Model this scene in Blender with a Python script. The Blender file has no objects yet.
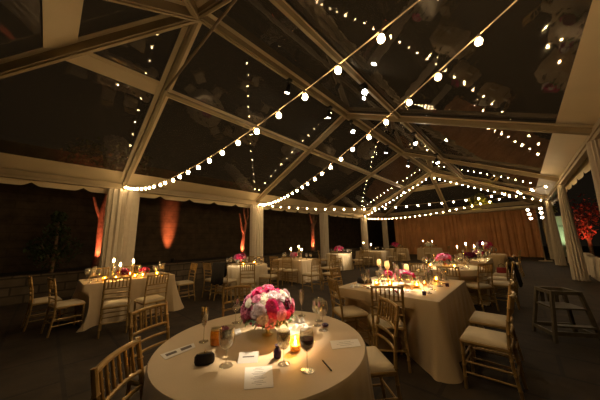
import bpy, math, random
from mathutils import Vector, Matrix
random.seed(11)
PI = math.pi
D = bpy.data
COL = bpy.context.scene.collection
sc = bpy.context.scene

# ------------------------------------------------------------------ helpers
class MB:
    """collects faces; build() links them as ONE mesh object"""
    def __init__(s): s.v = []; s.f = []; s.m = []
    def add(s, vs, fs, mi=0):
        o = len(s.v); s.v += [tuple(p) for p in vs]
        s.f += [tuple(i + o for i in f) for f in fs]; s.m += [mi] * len(fs); return s
    def box(s, c, size, rz=0, mi=0, M=None):
        hx, hy, hz = size[0] / 2, size[1] / 2, size[2] / 2
        vs = [Vector((x, y, z)) for x in (-hx, hx) for y in (-hy, hy) for z in (-hz, hz)]
        R = Matrix.Rotation(rz, 3, 'Z') if M is None else M
        vs = [R @ v + Vector(c) for v in vs]
        return s.add(vs, [(0, 1, 3, 2), (4, 6, 7, 5), (0, 4, 5, 1), (2, 3, 7, 6), (0, 2, 6, 4), (1, 5, 7, 3)], mi)
    def bar(s, a, b, w, h, up=(0, 0, 1), mi=0):
        a, b = Vector(a), Vector(b); d = (b - a); L = d.length; d = d.normalized()
        x = d.cross(Vector(up)).normalized(); z = x.cross(d)
        M = Matrix((x, d, z)).transposed()
        return s.box((a + b) / 2, (w, L, h), M=M, mi=mi)
    def tube(s, pts, r, n=8, caps=True, mi=0):
        pts = [Vector(p) for p in pts]; k = len(pts)
        rs = r if isinstance(r, (list, tuple)) else [r] * k
        vs = []; fs = []; prev = None
        for i, p in enumerate(pts):
            t = (pts[min(i + 1, k - 1)] - pts[max(i - 1, 0)]).normalized()
            if prev is None:
                q = Vector((0, 0, 1)) if abs(t.z) < .9 else Vector((1, 0, 0))
                u = t.cross(q).normalized()
            else:
                u = (prev - t * prev.dot(t)).normalized()
            prev = u; w = t.cross(u)
            for j in range(n):
                a = 2 * PI * j / n
                vs.append(p + (u * math.cos(a) + w * math.sin(a)) * rs[i])
        for i in range(k - 1):
            for j in range(n):
                j2 = (j + 1) % n
                fs.append((i * n + j, i * n + j2, (i + 1) * n + j2, (i + 1) * n + j))
        if caps:
            fs.append(tuple(range(n))[::-1]); fs.append(tuple(range((k - 1) * n, k * n)))
        return s.add(vs, fs, mi)
    def lathe(s, prof, n=16, c=(0, 0, 0), sx=1, sy=1, mi=0):
        vs = []; fs = []; k = len(prof)
        for r, z in prof:
            for j in range(n):
                a = 2 * PI * j / n
                vs.append((c[0] + r * sx * math.cos(a), c[1] + r * sy * math.sin(a), c[2] + z))
        for i in range(k - 1):
            for j in range(n):
                j2 = (j + 1) % n
                fs.append((i * n + j, i * n + j2, (i + 1) * n + j2, (i + 1) * n + j))
        if prof[0][0] > 0: fs.append(tuple(range(n))[::-1])
        if prof[-1][0] > 0: fs.append(tuple(range((k - 1) * n, k * n)))
        return s.add(vs, fs, mi)
    def ball(s, c, r, n=12, m=8, sz=1, mi=0):
        return s.lathe([(max(1e-5, r * math.sin(PI * i / m)), -r * sz * math.cos(PI * i / m)) for i in range(m + 1)], n, c, mi=mi)
    def data(s, name, mats, smooth=True):
        me = D.meshes.new(name); me.from_pydata(s.v, [], s.f)
        for m in (mats if isinstance(mats, (list, tuple)) else [mats]): me.materials.append(m)
        me.polygons.foreach_set('material_index', s.m)
        if smooth:
            me.polygons.foreach_set('use_smooth', [True] * len(s.f))
            me.set_sharp_from_angle(angle=math.radians(40))
        me.update(); return me
    def build(s, name, mats, parent=None, smooth=True):
        return link(name, s.data(name, mats, smooth), parent)

def link(name, data, parent=None):
    o = D.objects.new(name, data); COL.objects.link(o)
    if parent is not None: o.parent = parent
    return o
def tag(o, label=None, cat=None, group=None, kind=None):
    if label: o['label'] = label
    if cat: o['category'] = cat
    if group: o['group'] = group
    if kind: o['kind'] = kind
    return o
def thing(name, label, cat, loc=(0, 0, 0), rz=0, group=None):
    o = link(name, None); o.location = loc; o.rotation_euler = (0, 0, rz)
    o.empty_display_size = .1
    return tag(o, label, cat, group)
def struct(o): o['kind'] = 'structure'; return o
def kids(o): return [c for c in ALLCH.get(o.name, [])]
def copy_tree(o, parent=None):
    c = o.copy(); COL.objects.link(c)
    if parent is not None: c.parent = parent
    for ch in list(o.children): copy_tree(ch, c)
    return c
def place(proto, used, loc, rz, label, group=None, scale=1):
    """first call moves the prototype itself, later calls copy it"""
    if used.get(proto.name): o = copy_tree(proto)
    else: o = proto; used[proto.name] = True
    o.location = loc; o.rotation_euler = (0, 0, rz); o.scale = (scale,) * 3
    o['label'] = label
    if group: o['group'] = group
    elif 'group' in o: del o['group']
    return o
def face(dx, dy): return math.atan2(-dx, dy)

# ------------------------------------------------------------------ materials
def mat(name, col, rough=.6, metal=0, var=0, scale=8, bump=0, bscale=40, sheen=0, spec=.5, trans=0):
    m = D.materials.new(name); m.use_nodes = True; nt = m.node_tree; b = nt.nodes['Principled BSDF']
    b.inputs['Base Color'].default_value = (*col, 1); b.inputs['Roughness'].default_value = rough
    b.inputs['Metallic'].default_value = metal; b.inputs['Specular IOR Level'].default_value = spec
    if sheen: b.inputs['Sheen Weight'].default_value = sheen
    tc = nt.nodes.new('ShaderNodeTexCoord')
    if var:
        nz = nt.nodes.new('ShaderNodeTexNoise'); nz.inputs['Scale'].default_value = scale
        nz.inputs['Detail'].default_value = 6
        nt.links.new(tc.outputs['Object'], nz.inputs['Vector'])
        rp = nt.nodes.new('ShaderNodeValToRGB')
        rp.color_ramp.elements[0].position = .3; rp.color_ramp.elements[1].position = .7
        rp.color_ramp.elements[0].color = (*[c * (1 - var) for c in col], 1)
        rp.color_ramp.elements[1].color = (*[min(1, c * (1 + var)) for c in col], 1)
        nt.links.new(nz.outputs['Fac'], rp.inputs['Fac']); nt.links.new(rp.outputs['Color'], b.inputs['Base Color'])
    if bump:
        n2 = nt.nodes.new('ShaderNodeTexNoise'); n2.inputs['Scale'].default_value = bscale
        nt.links.new(tc.outputs['Object'], n2.inputs['Vector'])
        bp = nt.nodes.new('ShaderNodeBump'); bp.inputs['Strength'].default_value = bump; bp.inputs['Distance'].default_value = .02
        nt.links.new(n2.outputs['Fac'], bp.inputs['Height']); nt.links.new(bp.outputs['Normal'], b.inputs['Normal'])
    if trans:
        tr = nt.nodes.new('ShaderNodeBsdfTranslucent'); tr.inputs['Color'].default_value = (*col, 1)
        mx = nt.nodes.new('ShaderNodeMixShader'); mx.inputs[0].default_value = trans
        out = nt.nodes['Material Output']
        nt.links.new(b.outputs[0], mx.inputs[1]); nt.links.new(tr.outputs[0], mx.inputs[2]); nt.links.new(mx.outputs[0], out.inputs[0])
    return m
def emit(name, col, strength):
    m = D.materials.new(name); m.use_nodes = True; nt = m.node_tree; nt.nodes.clear()
    e = nt.nodes.new('ShaderNodeEmission'); e.inputs[0].default_value = (*col, 1); e.inputs[1].default_value = strength
    o = nt.nodes.new('ShaderNodeOutputMaterial'); nt.links.new(e.outputs[0], o.inputs[0]); return m
def thin_glass(name, tint, rough=.0, base=.04, haze=0, hazecol=(.6, .5, .35), bump=0, bscale=1.5):
    m = D.materials.new(name); m.use_nodes = True; nt = m.node_tree; nt.nodes.clear()
    o = nt.nodes.new('ShaderNodeOutputMaterial')
    t = nt.nodes.new('ShaderNodeBsdfTransparent'); t.inputs[0].default_value = (*tint, 1)
    g = nt.nodes.new('ShaderNodeBsdfGlossy'); g.inputs['Roughness'].default_value = rough
    lw = nt.nodes.new('ShaderNodeLayerWeight'); lw.inputs['Blend'].default_value = .5
    pw = nt.nodes.new('ShaderNodeMath'); pw.operation = 'POWER'; pw.inputs[1].default_value = 4
    ma = nt.nodes.new('ShaderNodeMath'); ma.operation = 'MULTIPLY_ADD'; ma.inputs[1].default_value = .85; ma.inputs[2].default_value = base
    nt.links.new(lw.outputs['Facing'], pw.inputs[0]); nt.links.new(pw.outputs[0], ma.inputs[0])
    mx = nt.nodes.new('ShaderNodeMixShader'); nt.links.new(ma.outputs[0], mx.inputs[0])
    nt.links.new(g.outputs[0], mx.inputs[2])
    if haze:
        d = nt.nodes.new('ShaderNodeBsdfDiffuse'); d.inputs[0].default_value = (*hazecol, 1)
        m2 = nt.nodes.new('ShaderNodeMixShader'); m2.inputs[0].default_value = haze
        nt.links.new(t.outputs[0], m2.inputs[1]); nt.links.new(d.outputs[0], m2.inputs[2]); nt.links.new(m2.outputs[0], mx.inputs[1])
    else: nt.links.new(t.outputs[0], mx.inputs[1])
    if bump:
        tc = nt.nodes.new('ShaderNodeTexCoord'); nz = nt.nodes.new('ShaderNodeTexNoise')
        nz.inputs['Scale'].default_value = bscale; nz.inputs['Detail'].default_value = 2
        nt.links.new(tc.outputs['Object'], nz.inputs['Vector'])
        bp = nt.nodes.new('ShaderNodeBump'); bp.inputs['Strength'].default_value = bump; bp.inputs['Distance'].default_value = .05
        nt.links.new(nz.outputs['Fac'], bp.inputs['Height']); nt.links.new(bp.outputs['Normal'], g.inputs['Normal'])
    nt.links.new(mx.outputs[0], o.inputs[0]); return m
def brick_mat(name, c1, c2, mortar, bw, bh, rough=.8, axes='xy', msize=.02):
    m = D.materials.new(name); m.use_nodes = True; nt = m.node_tree; b = nt.nodes['Principled BSDF']
    b.inputs['Roughness'].default_value = rough
    tc = nt.nodes.new('ShaderNodeTexCoord'); sp = nt.nodes.new('ShaderNodeSeparateXYZ'); cb = nt.nodes.new('ShaderNodeCombineXYZ')
    nt.links.new(tc.outputs['Object'], sp.inputs[0])
    nt.links.new(sp.outputs['xyz'.index(axes[0])], cb.inputs[0]); nt.links.new(sp.outputs['xyz'.index(axes[1])], cb.inputs[1])
    br = nt.nodes.new('ShaderNodeTexBrick'); br.inputs['Scale'].default_value = 1
    br.inputs['Brick Width'].default_value = bw; br.inputs['Row Height'].default_value = bh; br.inputs['Mortar Size'].default_value = msize
    br.inputs['Color1'].default_value = (*c1, 1); br.inputs['Color2'].default_value = (*c2, 1); br.inputs['Mortar'].default_value = (*mortar, 1)
    nt.links.new(cb.outputs[0], br.inputs['Vector'])
    nz = nt.nodes.new('ShaderNodeTexNoise'); nz.inputs['Scale'].default_value = 3.5; nz.inputs['Detail'].default_value = 8
    nt.links.new(tc.outputs['Object'], nz.inputs['Vector'])
    mx = nt.nodes.new('ShaderNodeMix'); mx.data_type = 'RGBA'; mx.blend_type = 'MULTIPLY'; mx.inputs['Factor'].default_value = .75
    nt.links.new(br.outputs['Color'], mx.inputs['A'])
    rp = nt.nodes.new('ShaderNodeValToRGB'); rp.color_ramp.elements[0].position = .3; rp.color_ramp.elements[0].color = (.35, .35, .35, 1)
    rp.color_ramp.elements[1].position = .7; rp.color_ramp.elements[1].color = (1, 1, 1, 1)
    nt.links.new(nz.outputs['Fac'], rp.inputs['Fac']); nt.links.new(rp.outputs['Color'], mx.inputs['B'])
    nt.links.new(mx.outputs['Result'], b.inputs['Base Color'])
    bp = nt.nodes.new('ShaderNodeBump'); bp.inputs['Strength'].default_value = .5; bp.inputs['Distance'].default_value = .02
    nt.links.new(nz.outputs['Fac'], bp.inputs['Height']); nt.links.new(bp.outputs['Normal'], b.inputs['Normal'])
    return m

M_floor = brick_mat('slate paving', (.055, .033, .015), (.042, .026, .012), (.022, .014, .007), .9, .6, .85)
M_gwall = brick_mat('dark stone courses', (.115, .078, .044), (.105, .071, .04), (.085, .058, .033), 1.6, .28, .85, 'yz')
M_rwall = brick_mat('retaining stone', (.15, .11, .07), (.11, .08, .05), (.05, .036, .024), .5, .22, .85, 'yz')
M_soil = mat('planting soil', (.03, .022, .014), .95, var=.4)
M_cloth = mat('champagne satin', (.60, .44, .245), .5, var=.06, scale=3, bump=.05, bscale=120, sheen=.2)
M_clothw = mat('ivory cloth', (.74, .60, .38), .55, var=.05, scale=3, sheen=.2)
M_gold = mat('gold chair lacquer', (.40, .255, .085), .36, metal=.4, var=.15, scale=20)
M_cush = mat('ivory cushion', (.66, .53, .33), .75, var=.05)
M_alu = mat('tent aluminium', (.36, .28, .165), .45, metal=.25, var=.1, scale=2)
M_vinyl = mat('white tent vinyl', (.72, .59, .38), .5, var=.05, scale=1.5, trans=.15)
M_drape = mat('ivory sheer drape', (.72, .63, .50), .8, var=.05, trans=.12)
M_brown = mat('tan drape', (.62, .31, .13), .85, var=.16, scale=1.2)
M_clear = thin_glass('clear tent vinyl', (.90, .86, .80), .03, base=.085, haze=.05, bump=.10, bscale=1.3)
M_glass = thin_glass('drinking glass', (.95, .94, .90), .08, base=.20, haze=.035, hazecol=(.9, .85, .7))
M_glint = thin_glass('glass with sparkle haze', (.95, .94, .90), .14, base=.30, haze=.12, hazecol=(.92, .88, .78))  # drinking glass again, with pale haze mixed in to imitate candle sparkle
M_wine = mat('red wine', (.14, .004, .012), .15)
M_water = thin_glass('water', (.85, .83, .76), .01)
M_amber = thin_glass('amber glass', (1, .80, .36), .05, haze=.12, hazecol=(.95, .65, .2))
M_honey = mat('honey', (.62, .34, .06), .3)
M_bulb = emit('bulb glow', (1, .67, .31), 85)
M_socket = mat('socket plastic', (.06, .045, .03), .5)
M_cord = mat('light cord', (.45, .34, .2), .6)
M_flame = emit('candle flame', (1, .64, .26), 420)
M_wax = mat('candle wax', (.9, .8, .62), .5, trans=.45)
M_frost = mat('frosted cup', (.95, .86, .70), .4, trans=.7)
M_silver = mat('brushed brass', (.62, .48, .25), .3, metal=.9)
M_paper = mat('card paper', (.84, .79, .70), .7)
M_ink = mat('print', (.16, .13, .11), .8)
M_black = mat('black cloth', (.014, .012, .014), .8, var=.2)
M_purple = mat('plum fabric', (.045, .012, .06), .6)
M_red = mat('red cloth', (.36, .03, .025), .7)
M_hot = mat('hot pink petals', (.80, .05, .22), .55, var=.38, scale=55, trans=.25)
M_pink = mat('pink petals', (.88, .30, .46), .55, var=.38, scale=55, trans=.25)
M_pale = mat('blush petals', (.92, .68, .72), .55, var=.38, scale=55, trans=.25)
M_white = mat('cream petals', (.92, .86, .72), .55, trans=.25)
M_burg = mat('burgundy petals', (.22, .01, .06), .6, var=.38, scale=55, trans=.15)
M_leaf = mat('leaf green', (.16, .25, .09), .6, var=.25, trans=.2)
M_sage = mat('sage leaves', (.42, .46, .30), .6, var=.15, trans=.2)
M_tleaf = mat('tree leaves', (.06, .09, .03), .7, var=.4, trans=.2)
M_redlit = mat('red lit shrub leaves', (.42, .09, .06), .7, var=.35, trans=.3)  # red of the uplight put into the leaf colour, green would swallow it
M_yleaf = mat('yellow green leaves', (.35, .33, .05), .7, var=.3, trans=.3)
M_bark = mat('bark', (.20, .13, .08), .9, var=.4, scale=9, bump=.6, bscale=25)
M_wood = mat('dark stained wood', (.10, .078, .045), .55, var=.25, scale=12)
M_dark = mat('black metal', (.02, .018, .016), .45, metal=.5)
M_bronze = mat('bronze bar', (.14, .10, .055), .5, metal=.3)
M_lens = emit('lamp lens', (1, .82, .58), 40)
M_pin = emit('pin spot lens', (1, .86, .66), 250)
M_ulens = emit('red uplight lens', (1, .16, .05), 6)
M_pgreen = mat('pale green render', (.45, .55, .36), .8, var=.15, scale=3)

# ------------------------------------------------------------------ camera
W, EV, H, BAY = 5.176, 3.37, 5.78, 5.2
NEAR, FAR = -5.0, 19.5            # hip corners; ridge runs y = 0 .. 15.6
def make_camera():
    yaw, pit, rol = math.radians(42.9754), math.radians(9.7074), math.radians(-1.2627)
    fw = Vector((-math.sin(yaw) * math.cos(pit), math.cos(yaw) * math.cos(pit), math.sin(pit)))
    r = Vector((math.cos(yaw), math.sin(yaw), 0)); u = r.cross(fw)
    r2 = r * math.cos(rol) + u * math.sin(rol); u2 = -r * math.sin(rol) + u * math.cos(rol)
    cd = D.cameras.new('camera'); cd.sensor_width = 36; cd.lens = 233.606 / 600 * 36; cd.clip_start = .02
    c = D.objects.new('camera', cd); COL.objects.link(c)
    R = Matrix((r2, u2, -fw)).transposed().to_4x4()
    c.matrix_world = Matrix.Translation((3.9235, -1.4844, 1.4803)) @ R
    sc.camera = c
make_camera()

# ------------------------------------------------------------------ ground and garden walls
struct(MB().box((0, 8, -.05), (60, 70, .1)).build('floor', M_floor, smooth=False))
struct(MB().box((-9.15, 8, 2.6), (.3, 60, 5.2)).build('wall_left', M_gwall, smooth=False))
o = struct(MB().box((-5.95, 4, .33), (.3, 40, .66)).box((-5.95, 4, .68), (.38, 40, .05)).build('wall_low', M_rwall, smooth=False))
struct(MB().box((-7.55, 4, .30), (2.9, 40, .60)).build('floor_bed', M_soil, smooth=False))

# ------------------------------------------------------------------ tent
def S(x, y=None):      # height of the main roof slope at |x|
    return H + (EV - H) * abs(x) / W
ridge0, ridge1 = Vector((0, 0, H)), Vector((0, 15.6, H))
cor = {(sx, 0): Vector((sx * W, NEAR, EV)) for sx in (-1, 1)}
cor.update({(sx, 1): Vector((sx * W, FAR, EV)) for sx in (-1, 1)})
def subdiv_quad(mb, a, b, c, d, n=6, m=6):
    vs = []; fs = []
    for i in range(n + 1):
        for j in range(m + 1):
            s, t = i / n, j / m
            p = (a * (1 - s) + b * s) * (1 - t) + (d * (1 - s) + c * s) * t
            vs.append(p)
    for i in range(n):
        for j in range(m): fs.append((i * (m + 1) + j, (i + 1) * (m + 1) + j, (i + 1) * (m + 1) + j + 1, i * (m + 1) + j + 1))
    mb.add(vs, fs)
roof = MB(); UP = Vector((0, 0, .07))
for sx in (-1, 1):
    ys = [0, 5.2, 10.4, 15.6]
    for y0, y1 in zip(ys, ys[1:]):
        subdiv_quad(roof, Vector((0, y0, H)) + UP, Vector((0, y1, H)) + UP, Vector((sx * W, y1, EV)) + UP, Vector((sx * W, y0, EV)) + UP)
    for e, r in ((0, ridge0), (1, ridge1)):
        yc = (NEAR, FAR)[e]; ye = (0, 15.6)[e]
        subdiv_quad(roof, r + UP, r + UP, Vector((sx * W, ye, EV)) + UP, cor[(sx, e)] + UP)      # side triangle
        subdiv_quad(roof, r + UP, r + UP, cor[(sx, e)] + UP, Vector((0, yc, EV)) + UP)           # half hip end
struct(roof.build('ceiling', M_clear))

def beam(name, a, b, w=.11, h=.16, strip=.10, n=None):
    """aluminium beam with the white keder edges of the vinyl panels at both sides, one structure object"""
    a, b = Vector(a), Vector(b); d = (b - a).normalized()
    up = n if n is not None else Vector((0, 0, 1))
    x = d.cross(up).normalized(); z = x.cross(d)
    mb = MB().bar(a - z * h / 2, b - z * h / 2, w, h, up)
    mb.bar(a - z * (h + .012), b - z * (h + .012), w * .35, .024, up)
    for s in (-1, 1):
        off = x * s * (w / 2 + strip / 2)
        mb.bar(a + off + z * .01, b + off + z * .01, strip, .012, up, mi=1)
    return struct(mb.build(name, [M_alu, M_vinyl], smooth=False))
nl = {s: Vector((s * (H - EV), 0, W)).normalized() for s in (-1, 1)}
beam('ridge_beam', (0, 0, H), (0, 15.6, H), .11, .13, .09)
for i in range(4):
    for s in (-1, 1):
        beam('rafter', (0, i * BAY, H), (s * W, i * BAY, EV), .10, .10, .09, nl[s])
for e in (0, 1):
    r = (ridge0, ridge1)[e]
    for s in (-1, 1): beam('rafter_hip', r, cor[(s, e)], .11, .16, .08)
    beam('rafter_end', r, (0, (NEAR, FAR)[e], EV), .11, .16, .08)
# purlins with the wide white seam band
px = 1.75; pf = px / W
for s in (-1, 1):
    z = S(px)
    p0 = ridge0.lerp(cor[(s, 0)], pf); p1 = ridge1.lerp(cor[(s, 1)], pf)
    q0 = Vector((s * px, 0, z)); q1 = Vector((s * px, 15.6, z))
    mb = MB()
    hw = .12 if s < 0 else .07
    mb.bar(q0 if s < 0 else p0, p1, .09, .11, nl[s], mi=0)
    mb.bar(p0 + nl[s] * .03, p1 + nl[s] * .03, hw * 2, .012, nl[s], mi=1)
    if s < 0: mb.bar(p0 + nl[s] * .045, q0 + nl[s] * .045, .38, .012, nl[s], mi=1)
    struct(mb.build('purlin', [M_alu, M_vinyl], smooth=False))
for e in (0, 1):
    a = (ridge0, ridge1)[e].lerp(cor[(-1, e)], pf); b = (ridge0, ridge1)[e].lerp(cor[(1, e)], pf)
    n = Vector((0, -(H - EV) if e == 0 else (H - EV), 5)).normalized()
    struct(MB().bar(a + n * .03, b + n * .03, .44, .012, n, mi=1).build('purlin_end', [M_alu, M_vinyl], smooth=False))
# white eave bands, eave beams
for s in (-1, 1):
    xb = 4.70; k = xb / W
    a0, a1 = ridge0.lerp(cor[(s, 0)], k), ridge1.lerp(cor[(s, 1)], k)
    b0, b1 = cor[(s, 0)] + Vector((s * .12, 0, -.055)), cor[(s, 1)] + Vector((s * .12, 0, -.055))
    mb = MB(); dz = Vector((0, 0, .055))
    subdiv_quad(mb, a0 + dz, a1 + dz, b1 + dz, b0 + dz, 20, 3)
    struct(mb.build('ceiling_eave', M_vinyl))
    mb = MB().bar(cor[(s, 0)] - Vector((0, 0, .10)), cor[(s, 1)] - Vector((0, 0, .10)), .12, .20)
    mb.bar(cor[(s, 0)] - Vector((s * .07, 0, .10)), cor[(s, 1)] - Vector((s * .07, 0, .10)), .03, .05)
    struct(mb.build('eave_beam', M_alu, smooth=False))
for e in (0, 1):
    a = cor[(-1, e)] - Vector((0, 0, .10)); b = cor[(1, e)] - Vector((0, 0, .10))
    struct(MB().bar(a, b, .12, .20).build('eave_beam_end', M_alu, smooth=False))
    k = 4.7 / W; r = (ridge0, ridge1)[e]; mb = MB(); dz = Vector((0, 0, .055))
    subdiv_quad(mb, r.lerp(cor[(-1, e)], k) + dz, r.lerp(cor[(1, e)], k) + dz, cor[(1, e)] + dz, cor[(-1, e)] + dz, 12, 3)
    struct(mb.build('ceiling_eave_end', M_vinyl))
# columns
for s in (-1, 1):
    for y in ([NEAR] if s < 0 else []) + [0, 5.2, 10.4, 15.6, FAR]:
        struct(MB().box((s * W - (.05 if s > 0 else 0), y, EV / 2 - .1), (.12 if s < 0 else .07, .12 if s < 0 else .07, EV - .2)).box((s * W, y, .012), (.3, .3, .024)).build('column', M_alu, smooth=False))
# scalloped valances: a band whose lower edge swings in scallops with small gaps
def valance(name, label, x, y0, y1):
    mb = MB(); n = int((y1 - y0) / .06); per = 1.02
    top = []; 
    for side in (0, 1):
        vs = []
        for i in range(n + 1):
            y = y0 + (y1 - y0) * i / n; ph = ((y - y0) % per) / per
            drop = .17 + .10 * min(1, (abs(math.sin(PI * ph)) * 2.2)) 
            xx = x + (.004 if side else -.004) + .012 * math.sin(y * 6)
            vs += [(xx, y, EV - .06), (xx + .02 * (1 if x > 0 else -1), y, EV - .06 - drop)]
        fs = [(2 * i, 2 * i + 1, 2 * i + 3, 2 * i + 2) for i in range(n)]
        mb.add(vs, fs)
    return tag(mb.build(name, M_vinyl), label, 'valance')
valance('valance', 'white scalloped vinyl valance hanging along the eave above the garden wall', -W - .17, NEAR, FAR)
valance('valance', 'white scalloped vinyl valance along the right eave before the dark shrubs', W + .17, 0, FAR)

# ------------------------------------------------------------------ drapes on the columns
def drape(label, x, y, wy, wx, top=EV - .22, flare=1.0, pinch=1.0, n=132, folds=15, seed=0, lean=(0, 0)):
    rnd = random.Random(seed); ph = [rnd.uniform(0, 6.28) for _ in range(4)]
    vs = []; fs = []; m = 16
    for k in range(m + 1):
        t = k / m; z = top * (1 - t) + .015 * t
        g = pinch + (1 - pinch) * min(1, t * 1.5) if pinch < 1 else 1
        g *= 1 + (flare - 1) * t
        for j in range(n):
            a = 2 * PI * j / n
            f = 1 + .13 * math.sin(folds * a + ph[0] + .5 * math.sin(2 * t + ph[1])) + .05 * math.sin((folds * 2 + 1) * a + ph[2])
            if k == 0: f = 1 + (f - 1) * .7
            vs.append((x + lean[0] * t + wx * g * f * math.cos(a), y + lean[1] * t + wy * g * f * math.sin(a), z))
    for k in range(m):
        for j in range(n): fs.append((k * n + j, k * n + (j + 1) % n, (k + 1) * n + (j + 1) % n, (k + 1) * n + j))
    return tag(MB().add(vs, fs).build('drape', M_drape), label, 'curtain')
drape('ivory gathered drape on the nearest left tent column, behind the candlelit table', -5.12, .02, .37, .20, seed=1)
drape('ivory drape on the second left column, beside the red lit forked tree', -5.12, 5.2, .31, .2, seed=2)
drape('ivory drape on the left column just right of the straight red trunk', -5.12, 10.4, .30, .2, seed=3)
drape('ivory drape on the fourth left column, behind the two candle table', -5.12, 15.6, .30, .2, seed=4)
drape('farthest ivory drape of the left side, at the tent corner', -5.12, FAR, .26, .2, seed=5)
drape('pinched ivory drape flaring to the ground, nearest on the right side', 5.12, 10.4, .115, .11, flare=1.5, pinch=.75, seed=6)
drape('pinched ivory drape on the right side, left of the pale green wall', 5.12, 15.6, .13, .12, flare=1.4, pinch=.75, seed=7)
drape('farthest slim ivory drape at the right, near the six lamp stand', 5.14, FAR, .13, .12, pinch=.8, seed=8)
drape('ivory drape top at the right picture edge under the eave', 5.14, 5.2, .15, .13, flare=1.1, pinch=.8, seed=9)

# low pleated skirting between the right columns
def skirting(label, y0, y1, h, x=5.62, seed=0):
    mb = MB(); n = int((y1 - y0) / .025)
    for side in (-1, 1):
        vs = []; fs = []
        for i in range(n + 1):
            y = y0 + (y1 - y0) * i / n; a = .035 * math.sin(y * 42 + 2 * math.sin(y * 3))
            hh = h + .04 * math.sin(y * 2.1)
            for z, k in ((hh, .4), (hh * .5, .9), (.012, 1.3)): vs.append((x + side * .09 + a * k * 1, y, z))
        for i in range(n):
            for k in range(2): fs.append((i * 3 + k, i * 3 + k + 1, i * 3 + k + 4, i * 3 + k + 3))
        mb.add(vs, fs)
    vs = []; 
    for i in range(n + 1):
        y = y0 + (y1 - y0) * i / n; hh = h + .04 * math.sin(y * 2.1)
        a = .035 * math.sin(y * 42 + 2 * math.sin(y * 3)) * .4
        vs += [(x - .09 + a, y, hh), (x + .09 + a, y, hh)]
    mb.add(vs, [(2 * i, 2 * i + 1, 2 * i + 3, 2 * i + 2) for i in range(n)])
    return tag(mb.build('pleated_skirting', M_drape), label, 'skirting')
skirting('low pleated ivory skirting right of the nearest right drape', 6.0, 11.6, .72)
skirting('low pleated ivory skirting between the two pinched right drapes', 11.9, 17.2, .72)

# end wall of tan drape
def end_wall():
    n = 560; vs = []; fs = []; y0 = 20.8
    for i in range(n + 1):
        x = -4.75 + 9.6 * i / n
        a = .055 * math.sin(x * 17 + 1.4 * math.sin(x * 2.3)) + .03 * math.sin(x * 41 + 2 * math.sin(x * 5))
        for k, z in enumerate((3.22, 2.4, 1.2, .015)):
            vs.append((x, y0 + a * (.55 + .22 * k), z))
    for i in range(n):
        for k in range(3): fs.append((i * 4 + k, i * 4 + k + 1, i * 4 + k + 5, i * 4 + k + 4))
    t = thing('curtain_wall', 'tan pleated curtain wall closing the far end of the tent', 'curtain', (0, 20.8, 0))
    o = MB().add([(v[0], v[1] - y0, v[2]) for v in vs], fs).build('curtain', M_brown, t)
    tag(MB().tube([(-4.85, .1, 3.24), (4.95, .1, 3.24)], .03, 8).build('curtain_rod', M_alu, t), 'pale rod')
end_wall()

# ------------------------------------------------------------------ string lights
bulb_me = MB().lathe([(.010, -.028), (.016, -.034), (.023, -.046), (.0255, -.060), (.023, -.074), (.015, -.083), (.0001, -.087)], 12).data('bulb', M_bulb)
sock_me = MB().lathe([(.006, .006), (.013, .002), (.013, -.034), (.010, -.036)], 8).data('socket', M_socket)
def string_light(label, anchors, spacing, seed=0):
    """anchors: list of (a, b, sag)"""
    rnd = random.Random(seed)
    t = thing('string_light', label, 'string lights', anchors[0][0], 0, None)
    o = Vector(anchors[0][0])
    for a, b, sag in anchors:
        a, b = Vector(a), Vector(b); N = 40
        f = lambda s: a.lerp(b, s) - Vector((0, 0, 4 * sag * s * (1 - s)))
        pts = [f(i / N) - o for i in range(N + 1)]
        MB().tube(pts, .0055, 5).build('cord', M_cord, t)
        k = int((b - a).length / spacing)
        for i in range(k):
            p = f((i + .5) / k) - o
            c = link('bulb', bulb_me, t); c.location = p
            c.rotation_euler = (rnd.uniform(-.2, .2), rnd.uniform(-.2, .2), 0)
            link('socket', sock_me, c)
string_light('string of globe lights from the nearest left column straight across overhead', [((-5.0, 0, 3.30), (5.05, 0, 3.30), .62)], .37, 1)
string_light('string of globe lights rising from the second left column toward upper right', [((-4.95, 5.17, 3.22), (5.05, .15, 3.30), .48)], .37, 2)
string_light('string of globe lights from the second left column to the nearest pinched right drape', [((-4.95, 5.27, 3.22), (4.95, 10.35, 3.22), .48)], .40, 3)
string_light('lowest far string of globe lights just above the tan curtain wall', [((-4.82, 15.7, 3.08), (4.95, 10.45, 3.25), .38)], .38, 4)
string_light('string of globe lights following the peaked frame before the tan wall', [((-5.0, 15.45, 3.2), (-.1, 15.45, H - .35), .06), ((.1, 15.45, H - .35), (5.0, 15.45, 3.2), .10)], .30, 5)
for y in (0, 15.6): struct(MB().tube([(-px, y, S(px) - .03), (px, y, S(px) - .03)], .026, 8).build('tie_bar', M_bronze))

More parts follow.
